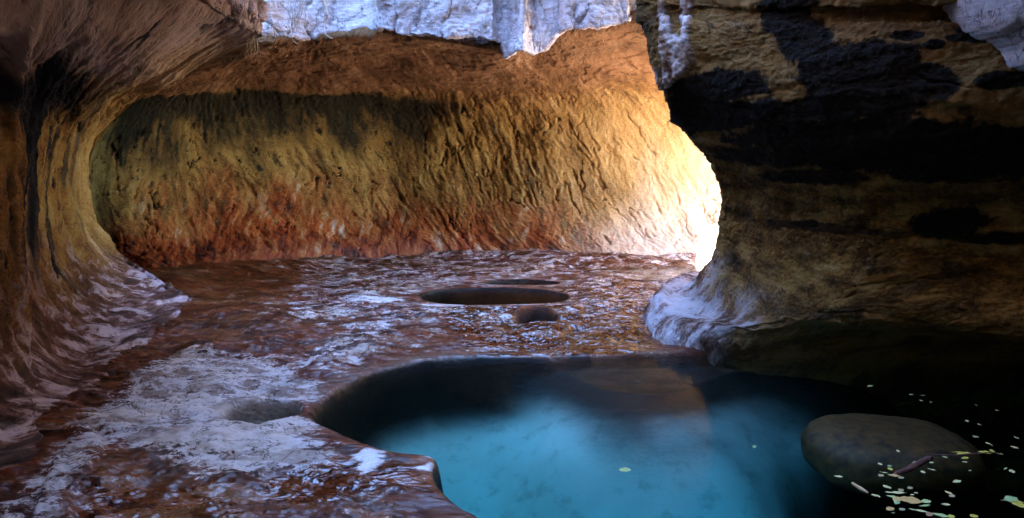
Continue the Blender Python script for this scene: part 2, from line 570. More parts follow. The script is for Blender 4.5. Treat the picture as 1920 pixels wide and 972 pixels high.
# rim sits a hand's breadth over the water, rounded to it; the ledge beyond it lies just under the surface
h = np.where(sdW > .04, np.maximum(h, -.03), h)
h -= .035 * (1 - sstep(-.02, .045, sdW + edge_n * .3))
h = np.where(sdW < .02, np.minimum(h, .01 - .16 * sstep(.02, -.08, sdW + edge_n * .2)), h)
bowl = sdB + edge_n * .2
sdS = sdf(fx, fy, poly_silt)
sdS2 = sdf(fx, fy, poly_silt2)
silt = sstep(.12, -.55, sdS)
silt2 = sstep(.30, -.30, sdS2) * sstep(-.05, -.35, sdB)
soft = sstep(-.3, .5, fx) * sstep(4.6, 5.2, fy)
bowl = np.where(bowl < 0, bowl * (1 - .35 * soft), bowl)
depth = (.20 - .14 * soft) * sstep(.0, -.08 - .3 * soft, bowl) + (.36 + .52 * sstep(3.3, 4.9, fy)) * np.clip(-bowl / 1.1, 0, 1) ** .8 + .05 * fbm(fp, 1.0, 3, seed=6) * sstep(-.1, -.5, bowl)
depth += .85 * sstep(-.12, .35, sdS) * (1 - .75 * silt2) * sstep(-.15, -.7, bowl)
h -= depth
h -= .06 * sstep(-.02, -.4, sdW) * sstep(-.3, .05, sdB)


def pothole(poly, depth, wall=.06):
    d = sdf(fx, fy, poly) + edge_n * .3
    return d, depth * sstep(0, -wall, d)


dh, e1 = pothole(poly_hole, .16, .09)
ctr = poly_hole.mean(0)
h -= 1.9 * e1 * (.40 + .9 * sstep(-.15, .30, fx - ctr[0]))
h += .012 * sstep(.12, .02, dh) * (dh > 0)
for pl_ in (poly_pot1, poly_pot2):
    h *= sstep(.0, .7, sdf(fx, fy, pl_))
d1, e = pothole(poly_pot1, .50, .10); h -= e
d2, e = pothole(poly_pot2, .40, .08); h -= e
d3, e = pothole(poly_pot3, .24, .10); h -= e
# long shallow step that the stream slides over on its way to the pool
step = sstep(0, .4, fy - 7.2 - .25 * fbm(fp, 1.2, 3, seed=31) - .15 * fx)
h += .045 * step * sstep(-3.2, -.5, fx) * sstep(-.05, .5, np.minimum(d1, d2))
# slab of paler rock by the wall, and the gutter between it and the wall
poly_slab = dense(fl([(60, 975), (110, 850), (150, 808), (186, 816), (187, 868), (160, 905), (135, 940), (130, 1000), (-10, 1020)]), 5)
ds = sdf(fx, fy, poly_slab)
h += .028 * sstep(.012, -.012, ds + edge_n * .15)

pale_zone = dense(fl([(-40, 985), (60, 880), (130, 800), (200, 740), (270, 690), (340, 655), (440, 660), (560, 690), (620, 735), (575, 770), (600, 800), (640, 850), (560, 890), (420, 900), (330, 880), (250, 850), (200, 835), (180, 900), (110, 1000)]))
dpz = sdf(fx, fy, pale_zone)
pale = sstep(.22, -.30, dpz) * (.80 + .25 * fbm(fp, 1.3, 3, seed=51))
far = sstep(6.2, 7.6, fy)
pale = np.maximum(pale, .11 + .30 * far * sstep(-4.2, -2.5, fx))
tongue = sdf(fx, fy, dense(fl([(540, 680), (700, 600), (760, 590), (720, 640), (640, 700)])))
pale = np.maximum(pale, .5 * sstep(.3, -.2, tongue))
hole_far = sdf(fx, fy, dense(fl([(280, 640), (330, 560), (420, 520), (560, 520), (520, 600), (400, 640)])))
pale = np.maximum(pale, 1.3 * sstep(2.9, 3.4, fx) * sstep(7.4, 8.2, fy))  # hidden floor made pale, an added reflector for the back wall glow
pale = pale - .16 * sstep(.3, -.3, hole_far)
rimgrey = .6 * sstep(.34, .02, sdB + edge_n) * sstep(4.3, 4.9, fy) * sstep(.6, -.6, fx)
grey = np.clip(sstep(.01, -.03, dh) + .75 * rimgrey, 0, 1)
chip_poly = dense(fl([(672, 846), (700, 840), (722, 846), (712, 868), (704, 884), (684, 884), (670, 870)]))
chip = sstep(.012, -.012, sdf(fx, fy, chip_poly) + .15 * fbm(fp, 11, 5, .65, seed=8))
for pts in ([(648, 566), (700, 561), (755, 566), (720, 573), (670, 573)], [(790, 574), (850, 571), (868, 575), (820, 580)],
            [(790, 850), (812, 850), (812, 884), (796, 880), (803, 862)]):
    chip = np.maximum(chip, sstep(.02, -.02, sdf(fx, fy, dense(fl(pts))) + .14 * fbm(fp, (7, 12, 1), 4, .6, seed=18)))
wet_zones = [[(830, 575), (1000, 575), (1060, 540), (1180, 530), (1225, 560), (1220, 600), (1200, 665), (900, 668), (860, 630)],
             [(560, 870), (640, 850), (760, 860), (800, 880), (820, 905), (780, 930), (640, 960), (500, 960), (480, 900)],
             [(140, 905), (200, 880), (330, 900), (420, 890), (480, 930), (470, 1000), (130, 1000)]]
wet = np.zeros_like(fx)
for z_, amt in zip(wet_zones, (1, .9, .75)):
    wet = np.maximum(wet, amt * sstep(.25, -.2, sdf(fx, fy, dense(fl(z_)))))
wet = np.maximum(wet, .55 * far)
wet = np.maximum(wet, .55 * (1 - sstep(-.1, .2, -dpz)))
wet = np.maximum(wet, sstep(-3.0, -3.6, fx) * .4)
wet = wet * sstep(-.02, .05, d3) * sstep(-.02, .02, sdW) * sstep(-.02, .02, np.minimum(d1, d2))
stillz = sdf(fx, fy, dense(fl([(1110, 516), (1180, 502), (1330, 500), (1400, 520), (1300, 535), (1180, 532)])))
shelf = sstep(.02, -.05, sdW) * sstep(-.05, .03, sdB)
under = np.clip(.75 * shelf + .6 * sstep(-.05, -.14, dh) + sstep(.035, .0, sdB) + sstep(.03, -.01, d1) + sstep(.03, -.01, d2) + .85 * sstep(.0, -.05, d3), 0, 1)  # small hole's bottom also darkened in colour for its inner shade
siltm = np.clip(np.maximum(silt * sstep(0, 1, (-.02 - sdB) / (.12 + .26 * sstep(3.7, 4.7, fy) + .38 * sstep(.0, .9, fx) * sstep(4.2, 5.2, fy))), silt2 * .5), 0, 1)
scal_w = fbm(fp, (2.4, 6.0, 1), 2, .4, seed=41)
h = h + wet * .025 * scal_w * sstep(-.05, .4, np.minimum(d1, d2)) * (sdW > .03)
wallfoot = dense(fl([(300, 540), (380, 522), (490, 508), (720, 488), (910, 491), (1100, 501), (1250, 498), (1330, 497)]) + [(4.5, 11.2), (4.5, 15), (-8, 15), (-8, 9.4)], 4)
dwf = sdf(fx, fy, wallfoot)
h += .15 * sstep(.75, -.15, dwf + .1 * fbm(fp, (3, 3, 1), 3, seed=52)) ** 1.5
fz = h
floor_p = np.stack([gx, gy, fz.reshape(gx.shape)], 2)
A = lambda a: np.asarray(a).reshape(gx.shape)
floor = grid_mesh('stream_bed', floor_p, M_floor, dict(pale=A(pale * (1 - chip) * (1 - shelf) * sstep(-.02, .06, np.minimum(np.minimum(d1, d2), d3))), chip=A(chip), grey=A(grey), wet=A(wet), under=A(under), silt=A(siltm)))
tag(floor, 'red brown stream bed rock with pale mineral patches and a round pool basin', 'stream bed', kind='structure')


def water_box(name, poly, z, bottom, mat, label):
    """Closed body of water: flat top over the basin, sides and floor sunk in the rock."""
    n = len(poly)
    v = [(p[0], p[1], z) for p in poly] + [(p[0], p[1], bottom) for p in poly]
    me = bpy.data.meshes.new(name)
    f = [tuple(range(n)), tuple(range(2 * n - 1, n - 1, -1))]
    f += [(i, (i + n), (i + 1) % n + n, (i + 1) % n) for i in range(n)]
    # consistent outward normals
    me.from_pydata(v, [], f); me.materials.append(mat); me.update()
    import bmesh
    bm = bmesh.new(); bm.from_mesh(me); bmesh.ops.recalc_face_normals(bm, faces=bm.faces); bm.to_mesh(me); bm.free()
    o = bpy.data.objects.new(name, me); COL.objects.link(o)
    return tag(o, label, 'water', kind='structure')


def grow(poly, d):
    c0 = poly.mean(0)
    v = poly - c0
    L = np.linalg.norm(v, axis=1)[:, None]
    return c0 + v * (1 + d / L)


water_box('pool_water', np.array([(-2.1, .6), (-2.1, 6.4), (8.3, 7.6), (8.3, .6)]), WATER_Z, -3, M_water, 'deep turquoise pool of still clear water in the rock basin')
water_box('pothole_water', grow(poly_pot1, .05), -.018, -1.0, M_puddle, 'dark green water filling the wider of the two far potholes')
water_box('pothole_water', grow(poly_pot2, .05), -.018, -1.0, M_puddle, 'dark water filling the narrow pothole below the back wall')
water_box('shallow_water', dense(fl([(1100, 518), (1150, 506), (1230, 500), (1420, 498), (1440, 520), (1330, 532), (1180, 533)])), .062, -.6, M_film, 'shallow sheet of water reflecting the golden wall')


# ------------------------------------------------------------------ left wall and its roof
def crackfield(st, scale, thr, seed):
    """Thin winding cracks: 1 on the crack line."""
    n = fbm(st, scale, 3, seed=seed)
    return sstep(thr, 0, np.abs(n))


LA = [
    # (px, py, Y) up the section; foot first, lip last, then straight up the slot
    [(0, 960, 3.32), (0, 800, 3.75), (0, 620, 4.15), (0, 420, 4.3), (0, 280, 4.2), (-5, 190, 4.0), (0, 90, 3.6), (20, -20, 3.35), (60, -140, 3.15), (120, -300, 3.0)],
    [(100, 815, 4.22), (65, 710, 4.6), (45, 580, 5.0), (40, 410, 5.15), (45, 275, 5.0), (60, 188, 4.75), (125, 95, 4.3), (190, 0, 4.0), (250, -110, 3.8), (310, -240, 3.7)],
    [(215, 742, 4.85), (150, 670, 5.45), (100, 540, 5.95), (85, 390, 6.05), (95, 265, 5.9), (125, 190, 5.55), (205, 105, 5.1), (290, 20, 4.75), (350, -60, 4.55), (390, -150, 4.5)],
    [(310, 650, 6.2), (240, 590, 6.75), (165, 500, 7.0), (128, 395, 7.1), (135, 275, 6.9), (180, 200, 6.5), (270, 125, 6.05), (350, 55, 5.7), (385, 12, 5.5), (400, -40, 5.45)],
    [(375, 572, 8.0), (295, 530, 8.2), (215, 468, 8.2), (174, 395, 8.05), (178, 285, 7.85), (235, 200, 7.5), (325, 145, 7.1), (420, 88, 6.65), (475, 62, 6.4), (490, 20, 6.3)],
]
ctrl = []
for st_ in LA:
    row = [P(*a) for a in st_]
    top = row[-1]
    row.append(np.array([top[0] + .10, top[1], top[2] + 1.8]))
    row.append(np.array([top[0] - 2.6, top[1] + .4, 9.0]))
    ctrl.append(row)
# carry the wall on towards and behind the viewer
c0 = ctrl[0]
before = []
for dy, dx in ((-6.5, .5), (-3.0, .15)):
    before.append([np.array([p[0] + dx + (.25 if i > 5 else 0), p[1] + dy, p[2]]) for i, p in enumerate(c0)])
# and turn it back into the rock behind the arris
last = ctrl[-1]
after = []
for k_, (ddx, ddy) in enumerate(((-.14, .16), (-.75, .42), (-2.2, .6))):
    after.append([np.array([p[0] + ddx, p[1] + ddy, p[2]]) for p in last])
ctrl = before + ctrl + after
L = Loft(ctrl, 88, 40)
nrm = L.normals()
# section index v: 0 foot .. 9 lip, up the slot beyond
vv = L.v
Ls = L.s - .30 * np.clip(2.7 - L.v, 0, 3) ** 2
st = np.stack([Ls, L.t, 0 * Ls], 2)
inner = np.array([1.0, 0, .0])
mid = nrm[L.p.shape[0] // 2, 120]
if mid[0] < 0: nrm = -nrm
flip_left = mid[0] < 0
flutes = fbm(st, (1.6, .25, 1), 4, .5, seed=4) * .11 + (ridge(st, (4.2, .35, 1), 3, seed=14) - .6) * -.11
flutes += fbm(st, (7, 3.0, 1), 4, .6, seed=24) * .034
grain = fbm(st, (9, 6, 1), 5, .62, seed=34) * .034
crk = crackfield(st + .05 * np.stack([fbm(st, 3, 3, seed=1), fbm(st, 3, 3, seed=2), 0 * L.s], 2), (1.6, .30, 1), .030, 44)
crk = crk * sstep(-.1, .25, fbm(st, 1.1, 2, seed=45))
scale_low = fbm(st, (1.0, 1.4, 1), 3, seed=54)
lip = sstep(8.2, 9.2, vv)
dv = flutes * (.55 + .6 * sstep(1, 3, vv)) * (1 - .5 * lip) + grain + scale_low * .05 - crk * .05
# broken bedding ledges low on the wall
led = fbm(st, (2.4, 3.4, 1), 4, seed=64)
lq = led * 5
dv += sstep(3.0, .6, vv) * .010 * (np.floor(lq) + sstep(0, .25, lq - np.floor(lq))) / 2
dv += lip * (.10 * fbm(st, (4, 4, 1), 4, .6, seed=74))
arr_s = np.exp(-((L.u - 6.0) / .10) ** 2)
dv = dv * (1 - .70 * sstep(5.7, 6.6, vv) * (vv < 8.2)) + .012 * fbm(st, (6, 9, 1), 5, .65, seed=94) * sstep(5.7, 6.6, vv)
dv -= .05 * (ridge(st, (11, .45, 1), 3, seed=93) - .6) * sstep(5.0, 5.6, L.u) * sstep(1.5, 2.5, vv)
for cu, wd in ((5.70, .022), (5.52, .014), (5.86, .010)):
    line = cu + .06 * fbm(np.stack([0 * st[..., 0], st[..., 1], 0 * st[..., 0] + cu], 2), (1, 1.3, 1), 3, seed=90)
    on = np.exp(-((L.u - line) / wd) ** 2) * sstep(2.0, 2.8, vv) * sstep(6.4, 5.4, vv) * sstep(-.25, .1, fbm(st, (.3, 1.2, 1), 2, seed=91 + int(cu * 10)))
    dv -= .07 * on
    crk = np.maximum(crk, on)
pl = L.p + nrm * dv[..., None]
pl[..., 2] -= .10 * sstep(.5, 0, vv)
foot = np.clip(sstep(2.9, .9, vv + .5 * fbm(st, (3, 1.5, 1), 3, seed=84)), 0, 1)
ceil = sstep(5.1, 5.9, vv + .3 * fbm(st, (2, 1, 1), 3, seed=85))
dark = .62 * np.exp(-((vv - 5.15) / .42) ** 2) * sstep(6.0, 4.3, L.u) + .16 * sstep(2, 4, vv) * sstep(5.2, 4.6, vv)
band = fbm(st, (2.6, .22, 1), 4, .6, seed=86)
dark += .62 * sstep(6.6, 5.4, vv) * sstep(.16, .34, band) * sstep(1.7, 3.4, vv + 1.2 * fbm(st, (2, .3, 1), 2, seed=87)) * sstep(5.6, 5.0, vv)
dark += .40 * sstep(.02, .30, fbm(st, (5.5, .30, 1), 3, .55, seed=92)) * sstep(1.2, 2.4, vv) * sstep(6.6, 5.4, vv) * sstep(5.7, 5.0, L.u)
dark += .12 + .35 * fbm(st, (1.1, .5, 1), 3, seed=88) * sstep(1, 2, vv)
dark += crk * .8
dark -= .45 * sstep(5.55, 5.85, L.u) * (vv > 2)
wetl = sstep(2.2, .6, vv) * .9
left = grid_mesh('left_wall', pl, M_left, dict(s=Ls, t=L.t, foot=foot * (1 - lip), ceil=ceil, dark=dark, wet=wetl, glow_paint=.85 * sstep(4.8, 5.7, L.u + .35 * fbm(st, (5, .6, 1), 3, seed=89)) * sstep(1.6, 2.6, vv) * sstep(7.6, 6.2, vv)), flip=flip_left)  # arris colour lightened to paint in golden light along the rim
tag(left, 'fluted curving canyon wall that rolls over into a low brown roof', 'rock wall', kind='structure')

# ------------------------------------------------------------------ back wall
BW = [
    [(120, 590, 9.4), (60, 480, 9.9), (50, 380, 10.2), (60, 280, 10.2), (130, 190, 9.9), (200, 140, 9.3), (300, 90, 8.6), (380, 60, 8.2)],
    [(345, 535, 9.3), (270, 480, 9.9), (232, 400, 10.2), (235, 290, 10.2), (280, 190, 9.9), (345, 150, 9.3), (440, 106, 8.6), (500, 74, 8.2)],
    [(490, 508, 10.2), (460, 430, 11.0), (445, 360, 11.3), (440, 270, 11.3), (450, 178, 10.9), (490, 125, 10.0), (535, 95, 9.2), (570, 74, 8.6)],
    [(720, 487, 11.2), (700, 420, 11.8), (692, 350, 12.1), (685, 265, 12.1), (690, 188, 11.6), (700, 130, 10.5), (720, 90, 9.4), (740, 64, 8.7)],
    [(910, 490, 11.2), (880, 425, 11.8), (870, 350, 12.1), (872, 270, 12.0), (880, 195, 11.6), (895, 150, 10.6), (915, 115, 9.5), (940, 92, 8.7)],
    [(1100, 500, 10.7), (1060, 440, 11.4), (1050, 370, 11.8), (1050, 285, 11.8), (1050, 200, 11.4), (1045, 150, 10.6), (1045, 100, 9.6), (1050, 60, 8.8)],
    [(1250, 497, 10.7), (1225, 440, 11.3), (1220, 370, 11.6), (1210, 280, 11.6), (1195, 190, 11.2), (1185, 140, 10.6), (1180, 85, 9.7), (1190, 40, 8.9)],
    [(1420, 497, 10.8), (1400, 430, 11.3), (1390, 360, 11.6), (1395, 270, 11.5), (1405, 180, 11.2), (1425, 120, 10.7), (1440, 70, 9.8), (1450, 20, 9.0)],
]
ctrl = [[P(*a) for a in s_] for s_ in BW]
ctrl = [[p + np.array([-1.6, -3.2, 0]) for p in ctrl[0]]] + ctrl
lastb = ctrl[-1]

ctrl.append([np.array([6.2, 11.0 + .6 * (i > 0), [0, .6, 1.2, 2.0, 2.9, 3.8, 4.8, 6.0][i]]) for i in range(8)])
ctrl.append([np.array([9.5, 10.9 + .6 * (i > 0), [0, .6, 1.2, 2.0, 2.9, 3.8, 4.8, 6.0][i]]) for i in range(8)])
ctrl.append([np.array([13.5, 11.0, [0, .6, 1.2, 2.0, 2.9, 3.8, 4.8, 6.0][i]]) for i in range(8)])
for row in ctrl: row.append(row[-1] + np.array([0, .8, .5]))
B = Loft(ctrl, 84, 60)
B.u = B.u - 1.0
nb = B.normals()
flip_b = nb[B.p.shape[0] // 2, 150][1] > 0
if flip_b: nb = -nb
st = B.st
vv = B.v
wst = st + .10 * np.stack([fbm(st, 1.6, 3, seed=101), fbm(st, 1.6, 3, seed=102), 0 * B.s], 2)
# flutes lean: shift s with height
wst[..., 0] += .35 * (B.t - 1.2) * sstep(0, 3, B.u)
flt = (ridge(wst, (5.5, 1.1, 1), 3, seed=110) - .62) * -.10 * (.35 + .65 * sstep(-.25, .35, fbm(st, (.7, .9, 1), 3, seed=116)))
flt += fbm(wst, (1.9, .6, 1), 3, seed=117) * .07
pits = sstep(.22, .38, fbm(wst, (6.5, 2.6, 1), 4, .6, seed=118))
flt -= pits * .045
scal = fbm(wst, (9, 3.0, 1), 4, .6, seed=111) * .05
grain = fbm(st, 16, 4, .6, seed=112) * .022
crk = crackfield(wst + .06 * np.stack([fbm(st, 5, 4, seed=128), fbm(st, 5, 4, seed=129), 0 * B.s], 2), (3.0, .65, 1), .026, 113) * sstep(-.12, .22, fbm(st, 1.1, 3, seed=115))
low = fbm(st, .8, 3, seed=114) * .09
body = sstep(4.9, 3.9, vv)
calm = .25 + .75 * sstep(-.2, .3, fbm(st, (.6, .8, 1), 3, seed=127))
dv = (flt * (.35 + .55 * body) * calm + .62 * scal * (.45 + .55 * body) * calm + grain * (.6 + .4 * body) + low - crk * .06 * body) * (.35 + .65 * sstep(0, .7, vv))
# ceiling: broken overhung plates
pq = fbm(wst, (.9, 1.9, 1), 4, seed=120) * 4
dv *= 1 - .5 * sstep(4.6, 6.2, B.u)
dv += (1 - body) * .04 * (np.floor(pq) + sstep(0, .3, pq - np.floor(pq))) / 2
pb = B.p + nb * dv[..., None]
pb[..., 2] -= .16 * sstep(.45, 0, vv)
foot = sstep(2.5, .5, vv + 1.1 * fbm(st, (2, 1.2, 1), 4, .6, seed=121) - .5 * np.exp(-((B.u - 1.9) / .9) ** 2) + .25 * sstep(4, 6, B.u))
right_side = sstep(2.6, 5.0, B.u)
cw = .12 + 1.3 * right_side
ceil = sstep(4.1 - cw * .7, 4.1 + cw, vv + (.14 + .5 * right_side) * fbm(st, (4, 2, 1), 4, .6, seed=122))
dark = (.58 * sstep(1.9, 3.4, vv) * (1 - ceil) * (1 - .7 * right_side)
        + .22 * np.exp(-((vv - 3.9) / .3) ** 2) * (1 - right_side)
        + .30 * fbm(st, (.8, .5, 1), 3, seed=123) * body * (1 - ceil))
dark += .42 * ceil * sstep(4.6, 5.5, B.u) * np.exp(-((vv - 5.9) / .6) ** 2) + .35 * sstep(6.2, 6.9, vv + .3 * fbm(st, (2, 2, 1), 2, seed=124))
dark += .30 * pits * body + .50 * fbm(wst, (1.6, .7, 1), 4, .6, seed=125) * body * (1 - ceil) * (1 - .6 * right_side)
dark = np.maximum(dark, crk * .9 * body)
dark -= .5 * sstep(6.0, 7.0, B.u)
back = grid_mesh('back_wall', pb, M_back, dict(s=B.s + .35 * (B.t - 1.2) * sstep(0, 3, B.u), t=B.t, foot=foot, ceil=ceil, dark=np.clip(dark, 0, 1), wet=sstep(.9, .1, vv) * .7, glow_paint=sstep(4.0, 6.2, B.u + .5 * fbm(st, 1.5, 3, seed=126)) * sstep(4.6, 3.2, vv), cream=.52 * sstep(4.9, 6.5, B.u + .6 * fbm(st, (1.5, .8, 1), 3, seed=133) - .55 * vv + .7)), flip=flip_b)  # amber and cream at the right end paint sun glow into the colour
tag(back, 'concave golden back wall scooped out below a ragged overhang', 'rock wall', kind='structure')

# ------------------------------------------------------------------ upper cliff (skylit, above the overhang)
lipc = [(380, 62, 8.15, .0), (492, 62, 8.05, .25), (560, 63, 8.3, .30), (612, 54, 8.45, .32), (700, 50, 8.5, .2), (712, 54, 8.4, -.05), (770, 69, 8.4, -.08), (840, 73, 8.4, -.06), (880, 66, 8.4, .0),
        (925, 78, 8.35, .02), (938, 70, 8.4, .30), (948, 100, 8.35, .32), (972, 88, 8.3, .12), (980, 92, 8.3, .0), (1000, 92, 8.35, .28), (1022, 82, 8.4, .30), (1052, 58, 8.5, .28), (1062, 54, 8.5, .05),
        (1120, 50, 8.55, .02), (1180, 42, 8.6, .0), (1192, 30, 8.7, .35), (1320, 10, 8.9, .5)]
rows = []
for (px, py, Y, off) in lipc:
    e = P(px, py, Y)
    r = [e + np.array([0, off + .6, .30]), e + np.array([0, off + .15, .05]), e + np.array([0, off, 0]), e + np.array([0, off + .03, .18]), e + np.array([0.0, off * 1.1 + .06, .6])]
    r.append(e + np.array([.05, off + .18, 1.3])); r.append(e + np.array([.1, off * .8 + .35, 3.0])); r.append(np.array([e[0] + .1, e[1] + 1.0, 10.0]))
    rows.append(r)
K = Loft(rows, 22, 30, lin_u=True, lin_v=True)
nk = K.normals()
flip_k = nk[K.p.shape[0] // 2, 120][1] > 0
if flip_k: nk = -nk
fac = fbm(K.p, 1.6, 3, seed=130) * 6
kd = .10 * (np.floor(fac) + sstep(0, .35, fac - np.floor(fac))) / 6 + .035 * fbm(K.p, 6, 4, .6, seed=131) + .012 * fbm(K.p, 25, 3, seed=132)
kd += -.05 * crackfield(K.p, (2.2, 2.2, .8), .03, 133)
kp = K.p + nk * kd[..., None]
# ragged lower edge
kp[..., 2] += (.05 * fbm(K.p * np.array([1, 0, 0]), 5, 4, .6, seed=134)) * sstep(3.5, 2.0, K.v)
cliff = grid_mesh('upper_cliff', kp, M_cliff, {}, flip=flip_k)
tag(cliff, 'pale fractured cliff face in open light above the overhang', 'cliff', kind='structure')

# ------------------------------------------------------------------ rock buttress
HB = [
    [(1195, 10, 6.0), (1206, 50, 5.95), (1220, 100, 5.95), (1240, 172, 5.9), (1278, 238, 6.15), (1326, 300, 6.5), (1355, 362, 6.8), (1353, 425, 6.95), (1332, 485, 7.0), (1290, 530, 7.1), (1218, 572, 7.5)],
    [(1290, 10, 5.6), (1298, 50, 5.5), (1308, 100, 5.45), (1320, 180, 5.5), (1345, 245, 5.75), (1385, 310, 6.1), (1405, 370, 6.35), (1402, 430, 6.45), (1375, 510, 6.4), (1330, 580, 6.35), (1225, 640, 6.38)],
    [(1425, 10, 5.15), (1430, 50, 5.1), (1436, 100, 5.05), (1445, 180, 5.05), (1460, 250, 5.2), (1482, 320, 5.55), (1490, 385, 5.8), (1485, 445, 5.9), (1465, 520, 5.9), (1425, 595, 5.85), (1340, 664, 5.95)],
    [(1600, 10, 4.75), (1600, 50, 4.7), (1600, 105, 4.65), (1605, 180, 4.65), (1610, 260, 4.8), (1615, 330, 5.1), (1615, 400, 5.3), (1610, 465, 5.4), (1590, 535, 5.4), (1560, 605, 5.4), (1500, 672, 5.9)],
    [(1770, 10, 4.45), (1770, 50, 4.4), (1775, 110, 4.35), (1780, 190, 4.35), (1785, 270, 4.5), (1790, 340, 4.8), (1790, 410, 5.0), (1788, 480, 5.1), (1785, 550, 5.1), (1780, 622, 5.15), (1740, 676, 5.9)],
    [(1940, 10, 4.2), (1940, 50, 4.15), (1945, 115, 4.1), (1950, 200, 4.1), (1955, 280, 4.25), (1960, 350, 4.5), (1960, 420, 4.7), (1960, 490, 4.8), (1955, 560, 4.8), (1950, 640, 4.85), (1950, 690, 5.6)],
    [(2150, -10, 4.0), (2150, 50, 3.9), (2150, 120, 3.85), (2160, 210, 3.85), (2170, 290, 3.95), (2180, 365, 4.1), (2180, 440, 4.3), (2180, 510, 4.35), (2180, 590, 4.4), (2180, 680, 4.4), (2180, 740, 5.0)],
]
ctrl = []
for i, s_ in enumerate(HB):
    row = [P(*a) for a in s_]
    top = row[0]
    lean = max(0, i - 1) * .12
    row = [np.array([top[0] + .1, top[1] + .4, 14.0]), np.array([top[0] + .02, top[1] - lean * .6, top[2] + 1.2])] + row
    bot = row[-1]
    row.append(np.array([bot[0] - (.05 if i < 3 else -.2), bot[1] + (.05 if i < 2 else .45), -2.2]))
    ctrl.append(row)
h1 = ctrl[0]
prev = [[np.array([p[0] + 9.0, p[1] - 1.6, p[2]]) for p in h1],
        [np.array([p[0] + 4.0, p[1] + .9, p[2]]) for p in h1],
        [np.array([p[0] + 1.0, p[1] + 1.0, p[2]]) for p in h1]]
ctrl = prev + ctrl
ctrl.append([np.array([6.5, 2.5, p[2]]) for p in ctrl[-1]])
H = Loft(ctrl, 70, 42)
nh = H.normals()
flip_h = nh[int(70 * 6), 42 * 5][1] > 0
if flip_h: nh = -nh
st = H.st
vv = H.v
bed = fbm(st, (.55, 2.8, 1), 4, .6, seed=140)
bq = bed * 5
foot_v = sstep(10.0, 11.6, vv)
slant = np.stack([H.s * .7 + H.t * .5, H.t * 1.0 - H.s * .45, 0 * H.s], 2)
dv = .018 * (np.floor(bq) + sstep(0, .4, bq - np.floor(bq))) / 2.0 + .075 * fbm(st, .9, 3, seed=141) + .035 * fbm(st, (4.5, 6, 1), 5, .6, seed=142) + .012 * fbm(st, 24, 3, seed=143)
dv -= .06 * ridge(slant, (1.0, 3.0, 1), 3, seed=144) ** 3 * sstep(8.5, 10, vv)
dv -= .03 * crackfield(slant + .08 * np.stack([fbm(st, 3, 4, seed=146), fbm(st, 3, 4, seed=147), 0 * H.s], 2), (1.1, 1.6, 1), .02, 145) * sstep(-.05, .3, fbm(st, 1.0, 2, seed=148))
dv += .02 * fbm(st, 13, 5, .66, seed=149)
def along(p, pts, rad):
    """1 on a winding line over the rock, falling off over rad metres."""
    W = cr_matrix(len(pts), 8)
    q_ = W @ np.array([P(*a) for a in pts]); r_ = W @ np.array(rad, float)
    m = (H.u > 2.2) & (H.u < 5.2) & (vv < 8)
    out = np.zeros(p.shape[:2]); pts_ = p[m]
    wob = fbm(pts_, 7, 4, .6, seed=156) * .035
    best = np.zeros(len(pts_))
    for a, b in zip(q_, r_):
        d = np.sqrt(((pts_ - a)[:, [0, 2]] ** 2).sum(1)) + wob
        best = np.maximum(best, sstep(b * 1.25, b * .45, d))
    out[m] = best
    return out


ribm = np.maximum(np.maximum(along(H.p, [(1236, 10, 5.8), (1240, 60, 5.8), (1246, 110, 5.8), (1243, 165, 5.85)], [.035, .035, .06, .03]),
                             along(H.p, [(1290, -60, 5.6), (1288, 0, 5.6), (1284, 60, 5.6), (1283, 110, 5.6)], [.05, .045, .035, .03])),
                  along(H.p, [(1258, 82, 5.7), (1266, 110, 5.7), (1258, 140, 5.7), (1247, 158, 5.8)], [.05, .10, .07, .03]))
dv += ribm * (.05 + .022 * fbm(H.p, 9, 5, .6, seed=155))
ft = sstep(9.4, 10.6, vv) * sstep(5.4, 4.4, H.u)
dv *= 1 - .5 * ft
dv -= .055 * ft * (ridge(np.stack([H.s + .25 * H.t, H.t, 0 * H.s], 2), (6.5, 1.1, 1), 3, seed=158) - .6)
ph = H.p + nh * dv[..., None]


def blobs(p, lst, wob=.12, seed=150):
    """Stains with a shape of their own: ellipses standing on the rock (centre from where they are, radii in metres)."""
    out = np.zeros(p.shape[:2])
    w = fbm(p, 5.0, 6, .7, seed=seed)
    w2 = fbm(p, (22, 22, 7), 3, .6, seed=seed + 9)
    for (px, py, Y, rx, rz, am) in lst:
        ctr_ = P(px, py, Y)
        d = np.sqrt(((p[..., 0] - ctr_[0]) / rx) ** 2 + ((p[..., 2] - ctr_[2]) / rz) ** 2 + ((p[..., 1] - ctr_[1]) / 1.1) ** 2)
        out = np.maximum(out, am * sstep(1.3, .72, d + w * wob * 5 + .16 * w2))
    return out


